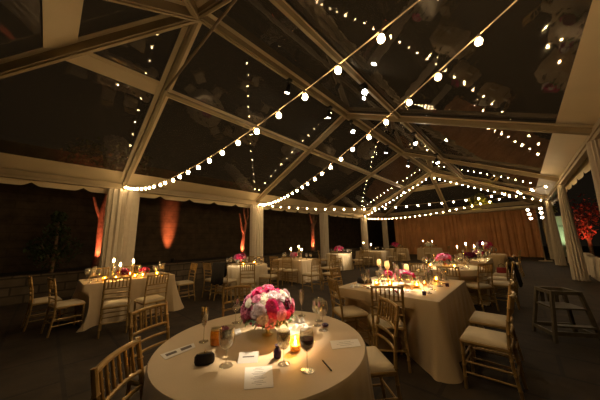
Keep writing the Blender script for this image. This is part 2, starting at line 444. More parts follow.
# ------------------------------------------------------------------ lights
def spot(name, loc, target, watts, ang, col, blend=.5, rad=.04, parent=None):
    l = D.lights.new(name, 'SPOT'); l.energy = watts; l.color = col; l.spot_size = math.radians(ang); l.spot_blend = blend; l.shadow_soft_size = rad
    o = D.objects.new(name, l); COL.objects.link(o); o.location = loc
    o.rotation_euler = (Vector(target) - Vector(loc)).to_track_quat('-Z', 'Y').to_euler()
    return o
ps_house = MB().lathe([(.02, .16), (.045, .15), (.055, .10), (.06, .0), (.062, -.06), (.056, -.06), (.05, -.045)], 16).data('housing', M_dark)
ps_lens = MB().lathe([(.0001, -.062), (.055, -.062)], 16).data('lens', M_pin)
def pin_spot(label, loc, target, watts, ang, clamp_to, col=(1, .80, .56)):
    t = thing('pin_spot', label, 'spotlight', loc)
    loc, target = Vector(loc), Vector(target)
    q = (target - loc).to_track_quat('-Z', 'Y').to_euler()
    for nm, me in (('housing', ps_house), ('lens', ps_lens)):
        c = link(nm, me, t); c.rotation_euler = q
    MB().tube([Vector((0, 0, .06)), Vector(clamp_to) - loc], .014, 8).box(Vector(clamp_to) - loc, (.15, .12, .06)).build('clamp', M_dark, t)
    d = (target - loc).normalized()
    spot('pin_spot_beam', loc + d * .07, target, watts, ang, col, 1)
pin_spot('pin spot clamped to the right purlin, aimed at the big flower ball', (1.80, 3.0, 4.72), (2.46, -.15, .9), 3600, 9.5, (1.77, 3.0, 4.86))
pin_spot('pin spot on the right hip purlin, aimed at the front of the big flower ball', (1.85, -1.5, 4.70), (2.36, -.26, 1.0), 700, 6.5, (1.75, -1.55, 4.93))
pin_spot('pin spot hanging below the second ridge joint', (.10, 5.40, 5.20), (2.36, 2.42, .85), 7000, 11.5, (0, 5.45, 5.6))
pin_spot('pin spot on the ridge aimed at the bouquet table by the second left drape', (-.05, 2.4, 5.35), (-2.3, 2.5, .8), 1500, 11, (0, 2.4, 5.6))
pin_spot('pin spot on the ridge past the second joint, aimed at the small round table', (-.05, 8.6, 5.35), (-2.6, 8.5, .75), 2500, 11, (0, 8.6, 5.6))
pin_spot('pin spot on the right purlin above the second round table on the right', (1.78, 6.4, 4.55), (2.35, 4.95, .85), 1500, 14, (1.77, 6.4, 4.86))
pin_spot('farthest pin spot on the right purlin', (1.78, 9.2, 4.55), (2.75, 8.0, .85), 900, 14, (1.77, 9.2, 4.86))
pin_spot('pin spot on the ridge aimed at the three candle table', (-.05, 4.2, 5.35), (-1.85, 5.05, .6), 800, 12, (0, 4.2, 5.6))
pin_spot('pin spot on the ridge aimed at the two candle table', (-.05, 11.4, 5.35), (-1.95, 11.3, .8), 700, 12, (0, 11.4, 5.6))
pin_spot('bright pin spot on the far left rafter of the last frame before the tan wall', (-1.70, 15.25, 4.62), (-1.6, 11.0, .9), 300, 14, (-1.72, 15.5, 4.9))

ul_house = MB().lathe([(.10, 0), (.10, .03), (.07, .05), (.085, .16), (.078, .16), (.07, .14)], 14).data('housing', M_dark)
ul_lens = MB().lathe([(.0001, .145), (.072, .145)], 14).data('lens', M_ulens)
def uplight(label, loc, target, watts, ang, col, blend=.8, narrow=1):
    t = thing('uplight', label, 'garden uplight', loc)
    link('housing', ul_house, t); link('lens', ul_lens, t)
    spot('uplight_beam', (loc[0], loc[1], loc[2] + .17), target, watts, ang, col, blend, .05).scale = (narrow, 1, 1)
RED = (1, .19, .08)
uplight('uplight in the bed below the red lit wall patch', (-8.05, 2.58, .6), (-8.98, 2.64, 2.0), 900, 62, (1, .22, .08), 1, .40)
uplight('uplight at the foot of the tree behind the nearest left drape', (-6.35, -.35, .6), (-6.75, -.28, 2.2), 480, 55, RED)
uplight('uplight at the foot of the forked tree beside the second left drape', (-6.4, 5.2, .6), (-6.6, 5.45, 2.2), 480, 55, RED)
uplight('uplight at the foot of the straight red trunk', (-6.4, 10.75, .6), (-6.6, 11.0, 2.2), 420, 55, RED)
uplight('ground uplight under the red lit shrub outside the right drapes', (6.45, 18.7, .0), (6.85, 20.0, 2.4), 230, 75, RED)
uplight('ground uplight before the yellow tree beyond the tan curtain wall', (1.6, 22.9, 0), (1.5, 24.2, 4.4), 3500, 50, (1, .72, .18))
uplight('ground uplight by the pale green wall', (5.9, 21.0, 0), (5.9, 22.2, 2.0), 160, 70, (.9, 1, .62))

# ------------------------------------------------------------------ trees
def leaves_mesh(centres, n, size, rnd):
    mb = MB()
    for _ in range(n):
        c, r = rnd.choice(centres)
        d = Vector((rnd.gauss(0, 1), rnd.gauss(0, 1), rnd.gauss(0, 1))).normalized() * r * rnd.random() ** .4
        p = Vector(c) + d
        R = Matrix.Rotation(rnd.uniform(0, 6.28), 3, 'Z') @ Matrix.Rotation(rnd.uniform(-1.2, 1.2), 3, 'X')
        s = size * rnd.uniform(.6, 1.3)
        q = [R @ Vector(v) * s + p for v in ((0, -.5, 0), (.25, -.1, .06), (.22, .2, .06), (0, .55, 0), (-.22, .2, .06), (-.25, -.1, .06))]
        mb.add(q, [(0, 1, 2, 3), (0, 3, 4, 5)])
    return mb
def tree(label, loc, trunk, branches, crowns, nleaf, lsize, leafmat, seed):
    rnd = random.Random(seed)
    t = thing('tree', label, 'tree', loc)
    k = len(trunk); 
    MB().tube([p[:3] for p in trunk], [p[3] for p in trunk], 10).build('trunk', M_bark, t)
    for b in branches: MB().tube([p[:3] for p in b], [p[3] for p in b], 7).build('branch', M_bark, t)
    if nleaf: leaves_mesh(crowns, nleaf, lsize, rnd).build('foliage', leafmat, t)
    return t
tree('red lit tree standing left of the nearest left drape', (-6.75, -.25, .6),
     [(0, 0, 0, .15), (.03, .03, .7, .12), (-.02, .0, 1.4, .10), (.02, -.04, 1.95, .08), (.0, .1, 2.9, .06), (-.05, .15, 3.8, .04)],
     [[(.0, -.02, 1.7, .06), (.05, -.18, 2.1, .05), (.08, -.30, 2.5, .03)], [(.0, .0, 1.9, .06), (.1, .2, 2.5, .04), (.15, .5, 3.4, .03)], [(.0, .1, 2.9, .04), (-.1, -.5, 3.9, .03)]],
     [((0, .1, 4.0), .8), ((.1, -.7, 3.9), .6), ((.2, .8, 3.9), .6)], 700, .14, M_tleaf, 1)
tree('red lit forked tree left of the second left drape', (-6.6, 5.45, .6),
     [(0, 0, 0, .13), (.02, -.05, .7, .11), (0, .03, 1.3, .09), (.02, .14, 1.8, .07), (0, .0, 2.4, .055), (0, .1, 3.3, .03)],
     [[(.0, .0, 1.2, .06), (.05, -.14, 1.6, .05), (.05, -.28, 2.3, .03)], [(.01, .12, 1.8, .05), (.05, .24, 2.2, .04), (.05, .18, 2.9, .02)]],
     [((0, 0, 3.6), .7), ((.1, .6, 3.5), .5), ((.1, -.7, 3.5), .5)], 600, .13, M_tleaf, 2)
tree('red lit straight trunk left of the third left drape', (-6.6, 11.0, .6),
     [(0, 0, 0, .17), (.02, .02, .9, .15), (0, .02, 1.7, .13), (.02, .08, 2.1, .09), (0, .2, 2.8, .06), (0, .3, 3.6, .03)],
     [[(0, .02, 1.7, .08), (.05, .30, 2.0, .05), (.05, .5, 2.5, .03)], [(0, .02, 1.9, .06), (.05, -.25, 2.5, .04), (.05, -.3, 3.1, .03)]],
     [((0, 0, 3.7), .8), ((.1, .8, 3.6), .6)], 600, .14, M_tleaf, 3)
tree('dark bushy tree before the garden wall at far left', (-7.2, -1.3, .6),
     [(0, 0, 0, .06), (.0, .02, .8, .05), (0, 0, 1.9, .02)], [[(0, 0, .3, .03), (.1, -.3, .9, .02)], [(0, 0, .4, .03), (.1, .3, 1.0, .02)]],
     [((0, 0, .5), .45), ((0, -.3, .8), .35), ((0, .3, .8), .4), ((0, 0, 1.3), .35), ((0, 0, 1.8), .2)], 1300, .12, M_tleaf, 4)
tree('red lit leafy shrub outside the right drapes', (6.75, 20.0, 0),
     [(0, 0, 0, .10), (0, .1, 1, .08), (.1, 0, 2.2, .05)], [[(0, .1, .9, .05), (-.3, -.5, 1.8, .03)], [(0, .1, 1, .05), (.2, .8, 2.2, .03)]],
     [((-.3, -.6, 1.7), .6), ((0, .5, 2.0), .7), ((.2, 1.3, 2.4), .7), ((.1, -1.4, 2.6), .7), ((0, 0, 3.1), .8)], 520, .20, M_redlit, 5)
tree('tall dark tree behind the red lit shrub at the right edge', (9.6, 25.5, 0),
     [(0, 0, 0, .18), (0, .1, 2, .14), (.1, 0, 4, .08)], [[(0, .1, 2, .08), (-.6, -1, 3.6, .04)], [(0, .1, 2.4, .08), (.2, 1.2, 4, .04)]],
     [((-.5, -1, 3.8), 1.2), ((0, 1, 4.2), 1.3), ((0, 0, 5), 1.2), ((-.4, -2.2, 2.6), 1)], 1600, .24, M_tleaf, 6)
tree('yellow lit tree top showing above the tan curtain wall', (1.5, 24.3, 0),
     [(0, 0, 0, .14), (0, .05, 2, .11), (.1, 0, 4, .06)], [[(0, .05, 2.6, .06), (-.4, 0, 4.2, .03)], [(0, .05, 2.8, .06), (.5, .1, 4.4, .03)]],
     [((-.15, 0, 4.1), .5), ((.3, 0, 4.5), .45), ((.1, .1, 4.9), .4), ((-.4, 0, 4.7), .3), ((.6, 0, 4.2), .35)], 900, .2, M_yleaf, 7)
tree('slim yellow lit trunk seen between the tan curtain wall and the last drape', (5.28, 23.9, 0),
     [(0, 0, 0, .10), (.02, .0, 1, .09), (-.03, 0, 2.0, .08), (0, 0, 3.4, .05)], [[(0, 0, 2.0, .05), (.3, .1, 3.0, .03)]], [((0, 0, 3.6), .5), ((.4, 0, 3.3), .4)], 300, .2, M_yleaf, 8)
uplight('ground uplight at the slim yellow trunk', (5.2, 23.1, 0), (5.28, 23.9, 1.5), 120, 50, (1, .66, .14))
t = thing('garden_shed', 'pale green lit wall seen between the right hand drapes', 'shed', (5.95, 22.3, 0))
MB().box((0, .3, 1.35), (.95, .6, 2.7)).build('wall', M_pgreen, t, False)
MB().box((0, .3, 2.74), (1.15, .8, .08)).build('roof', M_dark, t, False)
MB().box((.05, -.03, 1.0), (.5, .05, 2.0)).build('door', M_pgreen, t, False)

# ------------------------------------------------------------------ lamp stand with six lamps
t = thing('lamp_stand', 'slim stand with six bright lamps at the right end of the tan wall', 'lamp stand', (4.72, 18, 0))
MB().tube([(0, 0, 0.02), (0, 0, 3.02)], .025, 8).build('pole', M_alu, t)
MB().lathe([(.28, 0), (.28, .02), (.05, .04), (.03, .10)], 24).build('base', M_vinyl, t)
for z in (2.44, 2.70, 2.96): MB().tube([(-.30, -.02, z), (.24, -.02, z)], .014, 6).build('crossbar', M_dark, t)
lh = MB().lathe([(.03, .14), (.06, .10), (.075, 0), (.075, -.03), (.068, -.03)], 14).data('lamp_head', M_dark)
ll = MB().lathe([(.0001, -.033), (.066, -.033)], 14).data('lens', M_lens)
q = Vector((-.15, -1, -.35)).to_track_quat('-Z', 'Y').to_euler()
for i, z in enumerate((2.44, 2.70, 2.96)):
    for x in (-.30 + .03 * (1 - i), .20):
        c = link('lamp_head', lh, t); c.location = (x, -.09, z + (.03 if x > 0 else 0)); c.rotation_euler = q
        link('lens', ll, c)

# ------------------------------------------------------------------ chiavari chairs
def bamboo(mb, pts, r, rings):
    """round stick with swollen rings like turned bamboo"""
    pts = [Vector(p) for p in pts]; out = []; rs = []
    L = [0]
    for a, b in zip(pts, pts[1:]): L.append(L[-1] + (b - a).length)
    def at(s):
        for i in range(len(pts) - 1):
            if s <= L[i + 1] + 1e-9: return pts[i].lerp(pts[i + 1], (s - L[i]) / max(1e-9, L[i + 1] - L[i]))
        return pts[-1]
    marks = [0]
    for i in range(rings):
        c = L[-1] * (i + 1) / (rings + 1); marks += [c - .009, c, c + .009]
    marks += L[1:]
    for s in sorted(set(marks)):
        out.append(at(s)); rs.append(r * 1.35 if any(abs(s - L[-1] * (i + 1) / (rings + 1)) < 1e-6 for i in range(rings)) else r)
    return mb.tube(out, rs, 7)
def chair_meshes():
    m = {}
    SH = .445
    m['seat_frame'] = MB().box((0, .0, SH - .012), (.39, .37, .03))
    m['seat_frame'].tube([(-.195, .185, SH - .01), (.195, .185, SH - .01)], .018, 8).tube([(-.195, .185, SH - .01), (-.175, -.19, SH - .01)], .018, 8)
    m['seat_frame'].tube([(.195, .185, SH - .01), (.175, -.19, SH - .01)], .018, 8).tube([(-.175, -.19, SH - .01), (.175, -.19, SH - .01)], .018, 8)
    # cushion: rounded pad
    n = 14; vs = []; fs = []
    for j in range(n + 1):
        for i in range(n + 1):
            u, v = 2 * i / n - 1, 2 * j / n - 1
            su = math.copysign(abs(u) ** .75, u); sv = math.copysign(abs(v) ** .75, v)
            e = max(0, 1 - max(abs(u), abs(v)) ** 4)
            wid = .198 - .014 * (1 - v) / 2
            vs.append((su * wid, sv * .19, SH + .012 + .042 * e ** .5))
    for j in range(n):
        for i in range(n): k = j * (n + 1) + i; fs.append((k, k + 1, k + n + 2, k + n + 1))
    edge = [i for i in range(n + 1)] + [j * (n + 1) + n for j in range(1, n + 1)] + [n * (n + 1) + i for i in range(n - 1, -1, -1)] + [j * (n + 1) for j in range(n - 1, 0, -1)]
    base = len(vs); vs += [(vs[i][0], vs[i][1], SH + .002) for i in edge]; k = len(edge)
    fs += [(edge[i], base + i, base + (i + 1) % k, edge[(i + 1) % k]) for i in range(k)]
    m['cushion'] = MB().add(vs, fs)
    for s, nm in ((-1, 'rl'), (1, 'rr')):
        m[nm] = bamboo(MB(), [(s * .18, -.235, 0), (s * .178, -.195, .3), (s * .176, -.188, .46), (s * .174, -.205, .66), (s * .172, -.255, .925)], .0145, 7)
    for s, nm in ((-1, 'fl'), (1, 'fr')):
        m[nm] = bamboo(MB(), [(s * .19, .19, 0), (s * .188, .178, SH - .02)], .0155, 3)
    def rail(z, y, w, r=.012, curve=.02):
        return MB().tube([(w * u, y - curve * (1 - u * u), z + .006 * (1 - u * u)) for u in (-1, -.6, -.2, .2, .6, 1)], r, 7)
    yb = lambda z: -.205 - .05 * max(0, (z - .66) / .265) if z > .66 else -.188 - .017 * (z - .46) / .2
    m['rails'] = [rail(z, yb(z), .173, r) for z, r in ((.905, .0155), (.745, .012), (.665, .011), (.585, .011))]
    m['spindles'] = []
    for i in range(6):
        x = -.173 + .346 * (i + 1) / 7; c = .02 * (1 - (x / .173) ** 2)
        m['spindles'].append(bamboo(MB(), [(x, yb(.75) - c, .75), (x, yb(.9) - c, .9)], .0085, 2))
    st = []
    for s in (-1, 1):
        for z in (.15, .25):
            st.append(MB().tube([(s * .188, .185, z), (s * .179, -.215, z)], .009, 6))
    for z, y in ((.20, .184), (.28, .181)): st.append(MB().tube([(-.188, y, z), (.188, y, z)], .009, 6))
    st.append(MB().tube([(-.178, -.21, .20), (.178, -.21, .20)], .009, 6))
    m['stretchers'] = st
    return m
CM = chair_meshes()
def make_chair(full):
    t = thing('chiavari_chair', 'gold chair', 'chair')
    CM['seat_frame'].build('seat_frame', M_gold, t); tag(CM['cushion'].build('cushion', M_cush, t), 'ivory seat cushion')
    for k in ('rl', 'rr', 'fl', 'fr'): CM[k].build('leg', M_gold, t)
    if full:
        for r in CM['rails']: r.build('back_rail', M_gold, t)
        for r in CM['spindles']: r.build('spindle', M_gold, t)
        for r in CM['stretchers']: r.build('stretcher', M_gold, t)
    else:
        b = MB()
        for r in CM['rails'] + CM['spindles']: b.add(r.v, r.f)
        b.build('backrest', M_gold, t)
        b = MB()
        for r in CM['stretchers']: b.add(r.v, r.f)
        b.build('stretcher', M_gold, t)
    return t
USED = {}
CH1, CH2 = make_chair(True), make_chair(False)
CHAIRS = []
def chair(x, y, dx, dy, label, full=True, group=None):
    CHAIRS.append((x, y, dx, dy))
    return place(CH1 if full else CH2, USED, (x, y, 0), face(dx, dy), label, group, 1.0)

# nearest round table
TN = (2.42, -.30)
chair(2.46, -0.97, 0.65, 0.75, 'gold chiavari chair at the bottom left, lowest in the picture, by the nearest round table')
chair(1.65, -0.69, 0.9, 0.42, 'gold chiavari chair left of the nearest round table, behind the lowest chair')
chair(2.8, 0.49, -0.66, -0.75, 'gold chiavari chair at the right edge of the nearest round table, back half turned')
chair(1.45, 0.15, 0.95, -0.3, 'gold chiavari chair behind the big flower ball, far side of the nearest round table')
# left rectangular table
chair(-1.41, -0.54, -0.97, 0.2, 'gold chiavari chair, left one of two backed to us at the left rectangular table')
chair(-1.25, -0.05, -1, -0.1, 'gold chiavari chair, right one of two backed to us at the left rectangular table')
chair(-2.86, -1.38, -0.1, 0.98, 'outermost gold chiavari chair at far left, seen edge on at the table end')
chair(-2.15, -1.12, -0.2, 0.97, 'second gold chiavari chair at the left table end, touching its cloth corner')
chair(-3.32, -.55, 1, 0, 'gold chiavari chair on the far side of the left rectangular table, behind its candles')
chair(-3.34, .12, 1, .02, 'gold chiavari chair on the far side of the left rectangular table, right of its candles')
chair(-2.62, 1.05, .0, -1, 'gold chiavari chair at the right end of the left rectangular table')
# right square table
chair(1.98, 1.6, 0.55, 0.83, 'gold chiavari chair turned edge on at the left corner of the big right table')
chair(2.54, 1.53, -0.55, 0.83, 'gold chiavari chair with back to us at the front of the big right table')
chair(3.52, 1.7, -1, 0.02, 'nearest gold chiavari chair on the right side of the big right table')
chair(3.5, 2.4, -1, 0, 'second gold chiavari chair on the right side of the big right table')
chair(1.42, 2.45, 1, .1, 'gold chiavari chair at the dim left side of the big right table', False)
chair(2.2, 3.85, 0, -1, 'gold chiavari chair facing us beyond the big right table', False)
# round table behind it on the right
chair(2.78, 4.02, -.15, 1, 'gold chiavari chair backed to us before the second round table on the right', False)
chair(3.1, 4.8, -0.8, 0.55, 'gold chiavari chair right of the second round table on the right, tall post in view')
chair(3.46, 5.35, -1, .0, 'gold chiavari chair on the aisle side of the second round table on the right')
chair(1.62, 4.6, .8, .5, 'gold chiavari chair on the left of the second round table on the right', False)
# table beyond
chair(3.42, 6.9, -1, .0, 'gold chiavari chair holding a red bag at the far right table', False)
chair(3.42, 7.7, -1, .05, 'gold chiavari chair past the red bag chair at the far right table', False)
chair(3.55, 10.4, -1, .1, 'farthest gold chiavari chair on the right aisle', False)
chair(1.9, 7.6, 1, .05, 'gold chiavari chair on the left of the far right table', False)
chair(3.38, 6.1, -1, .1, 'gold chiavari chair with a black jacket, on the right aisle', False)
# bouquet table by the second left drape
chair(-1.37, 2.17, -0.77, 0.64, 'gold chiavari chair backed to us before the bouquet table by the second left drape')
chair(-1.95, 1.88, -0.4, 0.92, 'gold chiavari chair with a black coat, left front of the left bouquet table', False)
chair(-2.45, 1.8, -0.1, 0.99, 'gold chiavari chair left of the black coat chair', False)
chair(-1.62, 3.05, -1, -.3, 'gold chiavari chair on the right of the left bouquet table', False)
chair(-3.3, 3.5, .75, -.66, 'gold chiavari chair behind the left bouquet table', False)
# three candle table
chair(-3.15, 4.15, 0, 1, 'leftmost dim gold chiavari chair before the three candle table', False)
chair(-2.6, 4.28, -0.2, 0.97, 'middle gold chiavari chair before the three candle table', False)
chair(-2.03, 4.33, -0.3, 0.95, 'rightmost gold chiavari chair before the three candle table', False)
chair(-0.85, 4.06, -1, 0.1, 'gold chiavari chair pulled out right of the three candle table', False)
chair(-0.42, 4.5, -1, 0.1, 'gold chiavari chair right of the pulled out chair, mid aisle', False)
chair(-1.35, 5.6, -1, .0, 'gold chiavari chair at the right end of the three candle table', False)
# small spotlit round table
chair(-2.05, 8.95, -1, .05, 'gold chiavari chair right of the small spotlit round table', False)
chair(-2.6, 7.95, -.2, 1, 'gold chiavari chair in front of the small spotlit round table', False)
chair(-3.65, 8.3, .7, .7, 'gold chiavari chair left of the small spotlit round table', False)
# far tables
chair(-1.35, 11.3, -1, .0, 'gold chiavari chair right of the two candle table', False)
chair(-2.3, 10.4, .0, 1, 'gold chiavari chair in front of the two candle table', False)
chair(-1.75, 14.0, -.6, .8, 'gold chiavari chair before the far left bouquet table', False)
chair(-.55, 15.1, -.2, 1, 'gold chiavari chair before the white flower table at the far end', False)
chair(.25, 15.8, -1, .1, 'gold chiavari chair right of the white flower table at the far end', False)

# things hung on chairs
def draped(name, label, cat, x, y, dx, dy, m, w=.40, drop=.42, top=.93):
    """garment over a chair back: folded over the top rail, hanging on both sides"""
    n = 16; vs = []; fs = []
    prof = [(.055, -drop * .8), (.05, -drop * .4), (.045, -.05), (.03, .012), (0, .024), (-.03, .012), (-.045, -.05), (-.06, -.3), (-.07, -drop * 1.2)]
    for i in range(n + 1):
        u = 2 * i / n - 1
        for a, b in prof:
            f = .012 * math.sin(i * 1.9) * min(1, abs(b) * 4)
            k = 1 - .12 * max(0, -b)
            vs.append((u * w / 2 * k, -.275 + a + f - .05 * 0 - b * -.08, top + b + (.02 * math.sin(i * .9) if abs(b) > drop * .7 else 0)))
    m_ = len(prof)
    for i in range(n):
        for j in range(m_ - 1): fs.append((i * m_ + j, i * m_ + j + 1, (i + 1) * m_ + j + 1, (i + 1) * m_ + j))
    o = MB().add(vs, fs).build(name, m); o.location = (x, y, 0); o.rotation_euler = (0, 0, face(dx, dy))
    md = o.modifiers.new('thick', 'SOLIDIFY'); md.thickness = .008
    return tag(o, label, cat)
draped('black_coat', 'black coat hung over a chair back before the left bouquet table', 'coat', -1.95, 1.88, -.4, .92, M_black)
draped('black_jacket', 'black jacket hung over a chair back on the right aisle', 'jacket', 3.38, 6.1, -1, .1, M_black, .4, .5)
def bag(name, label, loc, rz, s, m, mh):
    t = thing(name, label, 'bag', loc, rz)
    MB().lathe([(.9, 0), (1, .05), (.98, .35), (.86, .62), (.80, .66)], 18, sx=s[0] / 2, sy=s[1] / 2).build('bag_body', m, t)
    o = t.children[0]; o.scale = (1, 1, s[2])
    MB().tube([(-s[0] * .3, 0, .62 * s[2]), (-s[0] * .25, 0, .95 * s[2]), (0, 0, 1.1 * s[2]), (s[0] * .25, 0, .95 * s[2]), (s[0] * .3, 0, .62 * s[2])], .008, 6).build('handle', mh, t)
bag('handbag', 'red bag standing on a chair seat on the right aisle', (3.42, 6.9, .495), .2, (.24, .15, .22), M_red, M_dark)
bag('handbag', 'black handbag on the left end of the big right table', (1.96, 2.12, .765), .6, (.24, .12, .13), M_black, M_dark)

# ------------------------------------------------------------------ tablecloths
TOPZ = .76
def dent(p):
    """the cloth gives way to the seats of chairs pushed in against it"""
    x, y, z = p
    if z > .64: return p
    wz = min(1, (.64 - z) / .10)
    for cx, cy, dx, dy in CHAIRS:
        L = math.hypot(dx, dy); fx, fy = dx / L, dy / L
        v = (x - cx) * fx + (y - cy) * fy; u = (x - cx) * fy - (y - cy) * fx
        if v < .235 and v > -.6 and abs(u) < .36:
            t = max(0, min(1, (.36 - abs(u)) / .12)); t = t * t * (3 - 2 * t)
            k = (.235 - v) * t * wz; x += fx * k; y += fy * k
    return (x, y, z)
def cloth_round(label, c, R, m, folds=20, seed=0, n=220):
    rnd = random.Random(seed); ph = rnd.uniform(0, 6)
    rows = [(0, 1, 0)]; vs = []; fs = []
    prof = [(R - .03, TOPZ, 0), (R - .006, TOPZ - .003, 0), (R + .004, TOPZ - .02, .02), (R + .01, TOPZ - .12, .25), (R + .013, .59, .32), (R + .016, .535, .45), (R + .02, .48, .55), (R + .028, .36, .7), (R + .035, .25, .85), (R + .045, .12, 1), (R + .055, .008, 1.1)]
    for r, z, k in prof:
        for j in range(n):
            a = 2 * PI * j / n
            w = math.sin(folds * a + ph + .8 * math.sin(3 * a)) * .6 + .4 * math.sin((folds * 1.7 // 1) * a + ph * 2)
            rr = r + .032 * k * w
            d_ = dent((c[0] + rr * math.cos(a), c[1] + rr * math.sin(a), z)); vs.append((d_[0] - c[0], d_[1] - c[1], z))
    m_ = len(prof)
    for i in range(m_ - 1):
        for j in range(n): fs.append((i * n + j, (i + 1) * n + j, (i + 1) * n + (j + 1) % n, i * n + (j + 1) % n))
    fs.append(tuple(range(n)))
    o = MB().add(vs, fs).build('tablecloth', m); o.location = (c[0], c[1], 0)
    return tag(o, label, 'tablecloth')
def cloth_rect(label, x0, x1, y0, y1, m, seed=0, flare=.13):
    rnd = random.Random(seed); ph = rnd.uniform(0, 6)
    cx, cy = (x0 + x1) / 2, (y0 + y1) / 2; hx, hy = (x1 - x0) / 2, (y1 - y0) / 2; r = .03
    per = []   # point, normal, corner weight
    def seg(a, b, nx, ny, k):
        for i in range(k):
            t = i / k; p = (a[0] + (b[0] - a[0]) * t, a[1] + (b[1] - a[1]) * t)
            L = math.hypot(b[0] - a[0], b[1] - a[1]); d = min(t, 1 - t) * L
            per.append((p, (nx, ny), math.exp(-(d / .12) ** 2)))
    def arc(c, a0, k=10):
        for i in range(k):
            a = a0 + PI / 2 * i / k; per.append(((c[0] + r * math.cos(a), c[1] + r * math.sin(a)), (math.cos(a), math.sin(a)), 1))
    nx_, ny_ = int(hx * 2 / .022), int(hy * 2 / .022)
    arc((hx - r, hy - r), 0); seg((hx - r, hy), (-hx + r, hy), 0, 1, nx_)
    arc((-hx + r, hy - r), PI / 2); seg((-hx, hy - r), (-hx, -hy + r), -1, 0, ny_)
    arc((-hx + r, -hy + r), PI); seg((-hx + r, -hy), (hx - r, -hy), 0, -1, nx_)
    arc((hx - r, -hy + r), 3 * PI / 2); seg((hx, -hy + r), (hx, hy - r), 1, 0, ny_)
    n = len(per); vs = []; fs = []
    prof = [(-.025, TOPZ, 0), (-.005, TOPZ - .003, 0), (.002, TOPZ - .02, .02), (.006, TOPZ - .12, .2), (.008, .59, .3), (.01, .535, .4), (.012, .48, .5), (.016, .36, .65), (.02, .25, .8), (.025, .12, .95), (.03, .008, 1.1)]
    for off, z, k in prof:
        s = 0
        for j in range(n):
            p, nn, cw = per[j]; q = per[j - 1][0]; s += math.hypot(p[0] - q[0], p[1] - q[1]) if j else 0
            w = .022 * k * (math.sin(s * 24 + ph + 1.5 * math.sin(s * 3.1)) * .7 + .3 * math.sin(s * 47)) + flare * cw * k * k * .8
            o_ = off + max(w, -.02)
            d_ = dent((cx + p[0] + nn[0] * o_, cy + p[1] + nn[1] * o_, z)); vs.append((d_[0] - cx, d_[1] - cy, z))
    for i in range(len(prof) - 1):
        for j in range(n): fs.append((i * n + j, (i + 1) * n + j, (i + 1) * n + (j + 1) % n, i * n + (j + 1) % n))
    fs.append(tuple(range(n)))
    o = MB().add(vs, fs).build('tablecloth', m); o.location = (cx, cy, 0)
    return tag(o, label, 'tablecloth')
cloth_round('floor length champagne cloth on the nearest round table with the big flower ball', TN, .735, M_cloth, 22, 1)
cloth_rect('floor length champagne cloth on the rectangular table at left', -2.98, -2.03, -.95, .62, M_cloth, 2, .20)
cloth_rect('floor length champagne cloth on the big square cornered table at right', 1.75, 3.15, 1.60, 3.32, M_cloth, 3, .14)
cloth_round('ivory cloth on the second round table on the right, under a pink bouquet', (2.45, 5.3), .76, M_clothw, 22, 4)
cloth_round('ivory cloth on the round bouquet table by the second left drape', (-2.50, 2.80), .70, M_clothw, 20, 5)
cloth_rect('floor length champagne cloth on the table with three tall candles', -3.35, -1.82, 4.68, 5.75, M_cloth, 6, .12)
cloth_round('brightly spotlit ivory cloth on the small round table at mid left', (-3.0, 8.75), .64, M_clothw, 18, 7)
cloth_rect('floor length champagne cloth on the two candle table by the fourth left drape', -3.3, -1.75, 10.95, 12.1, M_cloth, 8, .1)
cloth_rect('champagne cloth on the far right table before the tan wall', 2.2, 3.12, 6.75, 8.7, M_cloth, 9, .1)
cloth_round('champagne cloth on the far left bouquet table before the tan wall', (-2.4, 14.8), .72, M_cloth, 18, 10)
cloth_round('champagne cloth on the white flower table at the far end', (-.7, 16.1), .72, M_cloth, 18, 11)
cloth_round('champagne cloth on the farthest right round table', (2.65, 10.7), .75, M_cloth, 18, 12)

# ------------------------------------------------------------------ flowers
def bloom_mesh(name, m, petals=(5, 7, 9, 10), R=.045, seed=0):
    rnd = random.Random(seed); mb = MB()
    for ring, k in enumerate(petals):
        fr = (ring + 1) / len(petals); tilt = 1.35 - 1.15 * fr
        for i in range(k):
            a = 2 * PI * (i + rnd.uniform(-.15, .15)) / k + ring * .4
            L = R * (.45 + .6 * fr); w = L * .42
            vs = []
            for u in range(4):
                s = u / 3; rr = .004 + L * s * math.cos(tilt * (1 - .35 * s)); z = L * s * math.sin(tilt * (1 - .35 * s)) + .006 * rnd.uniform(-1, 1)
                ww = w * (.35, .9, 1.0, .45)[u]
                for v in (-1, 0, 1):
                    x, y = rr, v * ww; zz = z + (abs(v) * .25 * ww)
                    vs.append((x * math.cos(a) - y * math.sin(a), x * math.sin(a) + y * math.cos(a), zz))
            fs = [(u * 3 + v, u * 3 + v + 1, u * 3 + v + 4, u * 3 + v + 3) for u in range(3) for v in range(2)]
            mb.add(vs, fs)
    mb.ball((0, 0, .008), R * .28, 8, 5)
    return mb.data(name, m)
BL = {'hot': bloom_mesh('bloom', M_hot, seed=1), 'pink': bloom_mesh('bloom', M_pink, seed=2), 'pale': bloom_mesh('bloom', M_pale, seed=3),
      'white': bloom_mesh('bloom', M_white, seed=4), 'burg': bloom_mesh('bloom', M_burg, seed=5)}
def leaf_me(m, seed):
    rnd = random.Random(seed); mb = MB()
    for i in range(3):
        a = i * .9 - .9; L = .11
        vs = []
        for u in range(5):
            s = u / 4; w = .024 * (0.1, .9, 1, .7, .05)[u]
            for v in (-1, 0, 1):
                x = L * s; y = v * w; z = .03 * s * (1 - s) * 2 + abs(v) * .006 - .02 * s * s
                vs.append((x * math.cos(a) - y * math.sin(a), x * math.sin(a) + y * math.cos(a), z + i * .008))
        mb.add(vs, [(u * 3 + v, u * 3 + v + 1, u * 3 + v + 4, u * 3 + v + 3) for u in range(4) for v in range(2)])
    return mb.data('leaf_sprig', m)
LF = [leaf_me(M_leaf, 1), leaf_me(M_sage, 2)]
